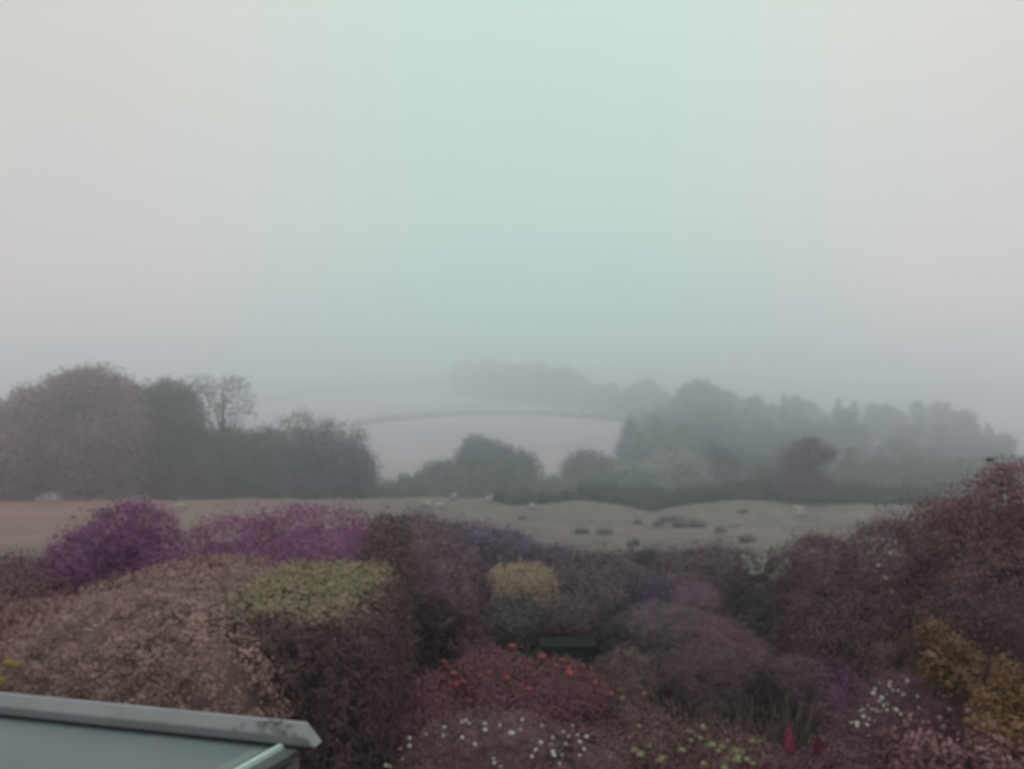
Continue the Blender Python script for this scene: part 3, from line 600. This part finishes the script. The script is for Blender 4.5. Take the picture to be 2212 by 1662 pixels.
# ------------------------------------------------------------------ garden: right boundary
pb = [B(1600, 1750, 1205, 23, 3.5), B(1570, 1680, 1235, 24, 3)]
pl = flowering('blossoming_shrub', 'dark shrub with pale cream blossom sprays at the left end of the boundary', 'shrub', pb, 9000, .06, .16, ((.075, .062, .075), (.11, .09, .10)), core=.88)
rr = random.Random(3)
sprays = [((1605, 1205), (1640, 1240), 14), ((1640, 1215), (1665, 1195), 12), ((1660, 1190), (1715, 1180), 16), ((1700, 1195), (1712, 1260), 16), ((1685, 1215), (1695, 1250), 10), ((1705, 1290), (1700, 1370), 12), ((1640, 1262), (1650, 1280), 6), ((1725, 1175), (1745, 1160), 6), ((1665, 1250), (1690, 1230), 8)]
for (a, b, n_) in sprays:
    parts = []
    for k in range(n_ * 3):
        s = rr.random(); p = on_blobs(a[0] + (b[0] - a[0]) * s + rr.gauss(0, 5), a[1] + (b[1] - a[1]) * s + rr.gauss(0, 5), pb, 18, 25, .32); parts.append(head_data(p, .07, 5, seed=k))
    V, F = join(parts); mesh_obj('blossom', V, F, BLOSSOM, pl, pl.location)
bush('boundary_shrub', 'plum-brown boundary shrub between the pale blossom and the taller shrubs', 'shrub', [B(1690, 1880, 1165, 19.5, 3.5), B(1740, 1900, 1230, 17.5, 3), B(1700, 1860, 1300, 17.2, 2.5)], 18000, .055, .15, ((.10, .07, .078), (.15, .11, .105)), core=.88, tvar=.35)
hb = [B(1830, 2020, 1128, 16.2, 3), B(1930, 2120, 1085, 15.2, 3), B(1850, 2080, 1220, 14.6, 2.6), B(1800, 1960, 1290, 15, 2.4)]
hh = flowering('boundary_shrub', 'tall brown boundary shrub with a few tiny white flowers in the middle right', 'shrub', hb, 28000, .05, .14, ((.108, .08, .08), (.155, .118, .105)), core=.88, tvar=.36)
flowers_on(hh, [(720, 390), (935, 350), (915, 375), (925, 385), (755, 320), (690, 535), (730, 618), (780, 445), (650, 460), (795, 705)], fl8, hb, 12, 18, .026, PETAL_W, push=.12)
rt = flowering('red_topped_shrub', 'tallest boundary shrub with crimson leaves on top at the right edge', 'shrub',
     [B(2090, 2330, 1000, 12.6, 3), B(2000, 2200, 1075, 12.8, 2.6), B(2010, 2300, 1180, 11.8, 2.4), B(1960, 2120, 1160, 13.2, 2.2)], 34000, .045, .13, ((.105, .073, .074), (.145, .105, .094)), core=.88, tvar=.36, topcol=((.19, .062, .066), 2.9, 4.6))
V, F = join([tube_data([at(2190, 1060, 12.4), at(2168, 1018, 12.4), at(2140, 994, 12.4)], [.012, .008, .004], 5), head_data(at(2138, 993, 12.4), .06, 14, 3, .4), head_data(at(2160, 1012, 12.4), .035, 8, 5, .6)])
mesh_obj('twig', V, F, mat('twig_leaf', (.07, .04, .04), .8, .1), rt, rt.location)

# ground cover between the plants
X = np.stack([rng.uniform(-16, 18, 60000), rng.uniform(5, 44, 60000)], 1); z = gz(X[:, 0], X[:, 1])
X3 = np.stack([X[:, 0], X[:, 1], z + np.abs(rng.normal(size=60000)) * .10], 1)
c = np.array((.075, .06, .05)) + rng.uniform(0, 1, (60000, 1)) * np.array((.05, .045, .03))
V, F, C = leaf_arrays(X3, np.tile([0, -.3, 1.], (60000, 1)), .06, c)
tag(mesh_obj('ground_cover', V, F, LEAF, colors=C), 'low brownish leaves covering the garden soil between the shrubs', 'ground cover', kind='stuff')

# ------------------------------------------------------------------ field: tufts and sheep
k = 0
tdesc = ['left of the pair in mid field', 'right of the pair in mid field', 'small, below the dip in the boundary hedge', 'small, just left of the wide rush patch', 'dark, upper part of the wide rush patch', 'widest, below the dip in the hedge',
         'dark, high on the right side of the field', 'faint, in the near middle of the field', 'faint, right of the wide patch', 'faint, near the left crest', 'long, low on the right side of the field']
for (x, y), s, ds in zip([(410, 270), (545, 275), (740, 215), (865, 225), (940, 200), (1040, 232), (1360, 148), (715, 345), (1230, 265), (60, 190), (1390, 320)], [1.2, 1.2, .6, .8, 2.05, 2.2, 1.2, .7, .7, .9, 1.0], tdesc):
    dx, dy = fl7(x, y); p = hit(dx, dy + 2); b = [Blob((p[0] + u_, p[1], p[2] + .1), (s * .42, s * .4, .35 + .13 * s)) for u_ in (-s * .3, s * .3)] if s > 2 else [Blob((p[0], p[1], p[2] + .05), (s * .5, s * .45, .2 + .12 * s))]
    bush('rush_tuft', 'tuft of brown rushes, ' + ds, 'rush tuft', b, 700, .09, .16, ((.135, .108, .108), (.165, .138, .135)), group='rush tufts scattered over the field', core=.8)

wool = mat('wool', (.36, .36, .33), .95, .05, noise=8, col2=(.31, .31, .28))
face = mat('sheep_face', (.10, .09, .08), .8, .2)
def make_sheep_mesh(graze):
    # skin data layer has to be made through the modifier's own operator-free path
    import bmesh
    me = None
    bm = bmesh.new(); lay = bm.verts.layers.skin.verify()
    V = [(0, 0, .66), (.3, 0, .68), (.5, 0, .74), (.68, 0, .62 if graze else .90), (.80, 0, .36 if graze else 1.0), (.92, 0, .16 if graze else .96),
         (-.3, 0, .68), (-.48, 0, .66), (-.55, 0, .52),
         (.32, .12, .45), (.33, .13, .22), (.33, .13, .01), (.32, -.12, .45), (.33, -.13, .22), (.33, -.13, .01),
         (-.36, .13, .46), (-.42, .14, .24), (-.38, .14, .01), (-.36, -.13, .46), (-.42, -.14, .24), (-.38, -.14, .01)]
    E = [(0, 1), (1, 2), (2, 3), (3, 4), (4, 5), (0, 6), (6, 7), (7, 8), (1, 9), (9, 10), (10, 11), (1, 12), (12, 13), (13, 14), (6, 15), (15, 16), (16, 17), (6, 18), (18, 19), (19, 20)]
    Rr = [.31, .30, .22, .15, .11, .06, .31, .20, .05] + [.09, .045, .04] * 2 + [.11, .05, .04] * 2
    vs_ = [bm.verts.new(v) for v in V]
    for a, b in E: bm.edges.new((vs_[a], vs_[b]))
    for v, r in zip(vs_, Rr): v[lay].radius = (r, r); v[lay].use_root = v is vs_[0]
    me = bpy.data.meshes.new('skel'); bm.to_mesh(me); bm.free()
    o = bpy.data.objects.new('skel', me); COL.objects.link(o); o.modifiers.new('skin', 'SKIN'); sb = o.modifiers.new('sub', 'SUBSURF'); sb.levels = 2
    bpy.context.view_layer.update(); dg = bpy.context.evaluated_depsgraph_get(); m2 = bpy.data.meshes.new_from_object(o.evaluated_get(dg)); bpy.data.objects.remove(o)
    m2.materials.clear(); m2.materials.append(wool); m2.materials.append(face)
    for p in m2.polygons:
        c_ = p.center; p.use_smooth = True
        if c_.x > .76 or c_.z < .3: p.material_index = 1
    return m2
MG, MS = make_sheep_mesh(True), make_sheep_mesh(False)
for (dx, dy, me, rz, lb) in [(fl8(180, 190)[0], fl8(180, 190)[1], MG, .1, 'bright white grazing sheep on the right of the field below the purple tree'), (fl8(182, 153)[0], fl8(182, 153)[1], MS, 2.9, 'fainter white sheep just behind the brightest sheep'),
                             (fl6(1160, 75)[0], fl6(1160, 75)[1], MS, 1.2, 'white sheep standing on the crest left of the dip in the hedge'), (fl6(1365, 92)[0], fl6(1365, 92)[1], MS, .3, 'white sheep on the crest where the dark hedge begins'),
                             (fl6(1005, 122)[0], fl6(1005, 122)[1], MG, 3.0, 'pale sheep lower on the slope, left one of two side by side'), (fl6(1080, 132)[0], fl6(1080, 132)[1], MG, .2, 'pale sheep lower on the slope, right one of two side by side'),
                             (387, 1102, MG, .5, 'lone pale sheep on the left above the magenta shrub'), (fl7(122, 135)[0], fl7(122, 135)[1], MG, 2.6, 'small pale sheep below the start of the dark hedge')]:
    p = hit(dx, dy + 2, 60); o = bpy.data.objects.new('sheep', me); COL.objects.link(o); o.location = p; o.rotation_euler = (0, 0, rz); o.scale = (1.0,) * 3
    tag(o, lb, 'sheep', 'sheep grazing in the field')

# ------------------------------------------------------------------ hedges along the crest and on the hill
def long_hedge(pts, h, wd, n, leaf, cols, label, seed=1):
    """pts are ground points; a hedge following them"""
    pts = np.array(pts); seg = np.linalg.norm(np.diff(pts[:, :2], axis=0), axis=1); cum = np.r_[0, np.cumsum(seg)]
    step = wd * 1.2; m = max(2, int(cum[-1] / step)); bl = []
    for s in np.linspace(0, cum[-1], m + 1):
        x = np.interp(s, cum, pts[:, 0]); y = np.interp(s, cum, pts[:, 1]); hh_ = h * random.uniform(.8, 1.15); z = float(gz(x, y))
        bl.append(Blob((x, y, z + hh_ * .4), (step * .85, wd * .7, hh_ * .6), 2.4))
    V, F, C = foliage_data(bl, n, leaf, leaf * 1.6, cols, per=8, core=.85)
    o = mesh_obj('hedge', V, F, LEAF, origin=tuple(pts[len(pts) // 2]), colors=C); tag(o, label, 'hedge')
def crest_path(x0, x1, Yc=123, st=12):
    out = []
    for dx in np.linspace(x0, x1, max(2, int((x1 - x0) / st))):
        x = (dx - 1106) / FD * Yc; out.append((x, Yc, float(gz(x, Yc))))
    return out
long_hedge(crest_path(1085, 1290, 124), 2.0, 1.6, 5000, .14, ((.03, .045, .04), (.045, .062, .054)), 'thin dark green field hedge left of the dip')
long_hedge(crest_path(1270, 1425, 124), 2.9, 1.8, 5500, .14, ((.045, .07, .052), (.07, .10, .072)), 'greener field hedge running down into the dip')
long_hedge(crest_path(1405, 1640, 124), 2.9, 1.8, 7500, .14, ((.026, .04, .038), (.04, .056, .052)), 'dark field hedge rising right out of the dip')
long_hedge(crest_path(1640, 1800, 124), 2.5, 1.7, 5500, .14, ((.032, .04, .042), (.05, .056, .056)), 'dark field hedge beneath the purple tree')
long_hedge(crest_path(1785, 2075, 125), 3.0, 1.9, 9500, .14, ((.032, .036, .03), (.05, .054, .044)), 'thick straight dark hedge along the right of the field')
HP = [(770, 920), (840, 911), (900, 905), (980, 899), (1050, 896), (1120, 896), (1200, 899), (1270, 904), (1345, 911)]
long_hedge([hit(a, b, 250) for a, b in HP], 3.6, 3, 9000, .45, TREED, 'thin curved hedge crossing the hillside in the fog')
HP2 = [(535, 876), (600, 864), (660, 851), (720, 845), (800, 842), (880, 838), (960, 832)]
long_hedge([hit(a, b, 250) for a, b in HP2], 5.5, 4, 8000, .6, TREED, 'faint upper hedge line almost lost in the fog')

# ------------------------------------------------------------------ trees beyond the field
def TB(l, r, top, Y, depth, bot): return B(l, r, top, Y, depth, bot, p=2.2)
tree('broadleaf_tree', 'huge domed mauve-brown tree at the left beyond the field', [TB(90, 300, 800, 137, 16, 1000), TB(30, 200, 860, 134, 14, 1050), TB(190, 335, 862, 134, 13, 1075), TB(120, 280, 905, 129, 10, 1088)], 26000, .34, .95, TREEP, core=.84, tvar=.33)
tree('broadleaf_tree', 'pinkish brown tree cut by the left edge of the picture', [TB(-160, 70, 868, 132, 14, 1085), TB(-40, 110, 925, 129, 11, 1088)], 14000, .34, .95, ((.20, .10, .11), (.27, .15, .15)), core=.84, tvar=.33)
tree('broadleaf_tree', 'faint small tree top showing left of the huge domed tree', [TB(30, 115, 838, 175, 12, 960)], 3500, .42, 1.0, TREEP, core=.6)
tree('broadleaf_tree', 'dark grey-green tree right of the huge domed tree', [TB(305, 420, 828, 140, 10, 960), TB(345, 455, 880, 138, 9, 1030), TB(300, 400, 950, 137, 9, 1080), TB(380, 470, 980, 136, 8, 1085)], 14000, .33, .9, TREED, core=.72, tvar=.33)
tree('open_tree', 'tall thin-crowned tree with visible limbs against the sky', [TB(395, 465, 812, 165, 8, 870), TB(450, 535, 815, 165, 8, 900), TB(430, 500, 840, 164, 6, 880), TB(490, 545, 850, 165, 6, 920)], 1000, .36, 1.1, TREED, core=0, nl=22)
tree('broadleaf_tree', 'low dark spreading tree below the thin-crowned tree', [TB(430, 560, 925, 146, 10, 1085), TB(520, 640, 930, 148, 10, 1085)], 11000, .34, .9, TREED, core=.84)
tree('open_tree', 'sparse grey tree with ragged top left of the hill hedge', [TB(610, 680, 890, 172, 8, 990), TB(670, 740, 902, 172, 8, 1000), TB(720, 790, 915, 170, 8, 1040)], 2000, .38, 1.0, ((.055, .065, .06), (.09, .10, .09)), core=.35, nl=18)
tree('purple_tree', 'bluish purple bushy tree left of the hillside field', [TB(625, 745, 945, 131, 9, 1075), TB(610, 720, 1000, 130, 8, 1088), TB(700, 808, 965, 136, 8, 1080)], 12000, .32, .85, ((.075, .06, .105), (.115, .09, .145)), core=.8, tvar=.35)
tree('scrub_tree', 'low grey scrub at the left foot of the hillside field', [TB(770, 880, 1048, 134, 6, 1095), TB(840, 940, 1030, 160, 7, 1100)], 4500, .32, .8, ((.07, .075, .072), (.10, .105, .10)), core=.84)
tree('scrub_tree', 'rounded grey-blue tree low in the valley, left of the larger one', [TB(900, 1010, 1000, 180, 9, 1110)], 5000, .36, .95, TREEB, core=.84)
tree('broadleaf_tree', 'large blue-grey rounded tree in the middle of the valley', [TB(975, 1120, 955, 185, 13, 1110), TB(1060, 1168, 975, 183, 11, 1110)], 9000, .38, 1.0, TREEB, core=.84)
tree('scrub_tree', 'small dark tree just above the large blue-grey valley tree', [TB(1000, 1060, 945, 235, 7, 1000)], 1800, .42, 1.0, TREEB, core=.7)
tree('broadleaf_tree', 'dark blue-grey tree right of the valley centre', [TB(1210, 1330, 978, 195, 12, 1110), TB(1260, 1350, 1000, 190, 9, 1110)], 7000, .38, 1.0, ((.065, .068, .078), (.10, .10, .11)), core=.84)
tree('scrub_tree', 'low bush between the two valley trees', [TB(1150, 1250, 1035, 175, 8, 1110)], 3000, .34, .85, TREEB, core=.84)
tree('pale_tree', 'pale rounded greyish bush behind the dip in the hedge', [TB(1390, 1530, 978, 158, 10, 1100), TB(1345, 1450, 1000, 152, 9, 1100)], 8500, .3, .8, ((.20, .215, .21), (.27, .285, .28)), core=.84)
tree('green_bush', 'grey-green bush just left of the dip in the hedge', [TB(1275, 1370, 1030, 138, 7, 1098), TB(1320, 1420, 1018, 142, 7, 1100)], 7000, .26, .7, ((.10, .15, .11), (.15, .20, .155)), core=.86)
tree('green_bush', 'pale green small bush standing in the dip of the hedge', [TB(1372, 1425, 1068, 128, 4, 1112)], 2500, .2, .5, ((.13, .165, .135), (.18, .21, .18)), core=.86)
tree('scrub_tree', 'bluish bush right of the dip in the hedge', [TB(1450, 1570, 1052, 140, 8, 1100)], 6000, .28, .8, ((.08, .082, .10), (.115, .115, .13)), core=.84)
tree('purple_tree', 'small purple tree with a ragged leaning crown standing in the field hedge', [TB(1688, 1755, 960, 121, 4, 1045), TB(1722, 1785, 954, 121, 3.5, 1005), TB(1752, 1808, 968, 121, 2.5, 996), TB(1676, 1792, 1008, 121, 5, 1078), TB(1735, 1770, 946, 121, 2, 970)], 7500, .2, .6, ((.115, .055, .135), (.165, .09, .18)), core=.7, tvar=.35)
tree('green_bush', 'thin grey-green bush left of the small purple tree', [TB(1632, 1682, 1008, 130, 4, 1080)], 1800, .22, .6, ((.08, .09, .07), (.12, .13, .10)), core=.5)
tree('scrub_tree', 'pinkish grey bush behind the thick straight hedge, left of another', [TB(1795, 1920, 1010, 165, 10, 1110)], 5500, .34, .9, ((.085, .078, .085), (.12, .112, .115)), core=.84)
tree('scrub_tree', 'pinkish grey bush behind the right end of the thick straight hedge', [TB(1900, 2060, 990, 170, 11, 1110), TB(2010, 2150, 1000, 165, 10, 1110)], 8500, .34, .9, ((.10, .08, .085), (.14, .115, .115)), core=.84)
tree('scrub_tree', 'low mauve bush at the right end of the field hedge', [TB(2040, 2150, 1055, 118, 6, 1110)], 4000, .26, .7, ((.10, .07, .08), (.14, .10, .105)), core=.84)

# ------------------------------------------------------------------ the foggy woods: prototypes and copies
COLS = {5: ((.045, .058, .072), (.072, .085, .10)), 6: ((.11, .145, .175), (.15, .18, .21))}  # hill wood's leaves paled and blued, extra fog fading put into their colour
def proto_round(seed):
    bl = [Blob((0, 0, 12), (4.2, 4.2, 6.5), 2.1), Blob((1.8, .5, 15.5), (2.6, 2.6, 3.8), 2.1), Blob((-2.0, -.4, 9.5), (3, 3, 4.5), 2.1), Blob((.4, 0, 4), (4.0, 3.6, 4.6), 2.2)]
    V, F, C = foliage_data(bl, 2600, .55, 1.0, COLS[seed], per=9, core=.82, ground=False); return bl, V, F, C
def proto_cone(seed):
    bl = [Blob((0, 0, 3.5 + k * 2.6), (3.6 - k * .56, 3.6 - k * .56, 2.3), 1.7) for k in range(6)]
    V, F, C = foliage_data(bl, 2600, .5, .8, ((.035, .048, .055), (.055, .07, .075)), per=9, core=.8, ground=False); return bl, V, F, C
def make_proto(name, fn, seed, label, group):
    bl, V, F, C = fn(seed); root = empty(name, (0, 0, 0), label, 'tree', group)
    mesh_obj('crown', V, F, LEAF, root, (0, 0, 0), C)
    V, F = limbs_data((0, 0, -.5), (0, 0, 15), .35, bl, 6, seed); mesh_obj('trunk', V, F, BARK, root, (0, 0, 0), smooth=True)
    return root
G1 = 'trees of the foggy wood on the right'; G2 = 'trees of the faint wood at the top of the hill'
L1r = 'rounded grey tree in the foggy wood on the right'; L1c = 'pointed conifer in the foggy wood on the right'; L2 = 'tree of the faint wood near the top of the foggy hill'
used = {}
def place(kind, fn, label, group, x, y, ztop, rr, wf=1.0):
    g = float(gz(x, y)); h = max(9, min(38 * (rr.uniform(.68, 1) if kind == 'hill_tree' else 1), ztop - g)); s = h / 18.5; sx = s * rr.uniform(1.5, 2.1) * wf
    key = (kind, group)
    if key not in used:
        o = make_proto(kind, fn, 6 if kind == 'hill_tree' else 5, label, group); used[key] = o; o.location = (x, y, g); o.rotation_euler = (0, 0, rr.uniform(0, 6)); o.scale = (sx, sx, s)
    else: copy_thing(used[key], (x, y, g), rr.uniform(0, 6), (sx, sx, s))
SIL = [(1335, 905), (1350, 885), (1400, 862), (1460, 850), (1500, 826), (1560, 829), (1600, 850), (1640, 870), (1680, 848), (1740, 868), (1780, 880), (1825, 852), (1870, 880), (1920, 878), (2000, 872), (2060, 872), (2100, 882), (2150, 930), (2200, 985), (2300, 1010)]
rr = random.Random(11)
for (Y, off, step, x0, x1) in [(470, 2, 34, 1390, 2120), (425, 10, 36, 1385, 2130), (370, 30, 38, 1375, 2150), (320, 50, 44, 1372, 2190), (260, 82, 56, 1375, 2200), (215, 112, 72, 1400, 2230), (185, 138, 80, 1560, 2240)]:
    dx = x0
    while dx < x1:
        a = dx + rr.uniform(-8, 8); y = Y * rr.uniform(.96, 1.04); row = interp(a, SIL) + off + rr.uniform(-10, 16); p = at(a, row, y)
        con = rr.random() < (.5 if a > 1580 else .35)
        place('conifer_tree' if con else 'wood_tree', proto_cone if con else proto_round, L1c if con else L1r, G1, p[0], y, p[2], rr, .72 if Y > 350 else 1.0); dx += step * rr.uniform(.8, 1.15)
# dark edge of the wood
for (a, row, y) in [(1362, 905, 270), (1385, 930, 255), (1375, 960, 240), (1420, 900, 275), (1470, 915, 262), (1448, 960, 235)]:
    p = at(a, row, y); place('conifer_tree', proto_cone, L1c, G1, p[0], y, p[2], rr)
# the upper wood: along its lower edge, then deeper rows up the slope
EDGE = [(985, 852), (1040, 858), (1100, 864), (1160, 872), (1220, 880), (1280, 890), (1340, 902)]
TOPS = [(985, 778), (1060, 765), (1150, 768), (1230, 800), (1270, 828), (1300, 820), (1340, 836), (1400, 822), (1450, 834)]
for rowk in range(3):
    dx = 992
    while dx < 1450:
        a = dx + rr.uniform(-5, 5); e = hit(a, interp(a, EDGE), 300); y = e[1] + rowk * 28 + rr.uniform(-5, 5); top = interp(a, TOPS) + (2 - rowk) * 9 + rr.uniform(-6, 16)
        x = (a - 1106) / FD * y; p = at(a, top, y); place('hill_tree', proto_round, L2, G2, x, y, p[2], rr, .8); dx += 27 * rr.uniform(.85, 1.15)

# ------------------------------------------------------------------ the fog
def haze():
    x0, x1, y0, y1, z0, z1 = -1400, 1400, -60, 1720, GMIN - 1, 86
    V = [(x0, y0, z0), (x1, y0, z0), (x1, y1, z0), (x0, y1, z0), (x0, y0, z1), (x1, y0, z1), (x1, y1, z1), (x0, y1, z1)]
    F = [[0, 3, 2, 1], [4, 5, 6, 7], [0, 1, 5, 4], [1, 2, 6, 5], [2, 3, 7, 6], [3, 0, 4, 7]]
    m = bpy.data.materials.new('fog'); m.use_nodes = True; t = m.node_tree; t.nodes.clear()
    o_ = t.nodes.new('ShaderNodeOutputMaterial'); v = t.nodes.new('ShaderNodeVolumePrincipled')
    v.inputs['Color'].default_value = (.885, .95, .985, 1); v.inputs['Density'].default_value = .0028; v.inputs['Anisotropy'].default_value = .75
    t.links.new(v.outputs[0], o_.inputs['Volume'])
    o = mesh_obj('haze', V, F, m); tag(o, 'pale fog filling the valley and hiding the hilltop', 'fog', kind='stuff')
haze()
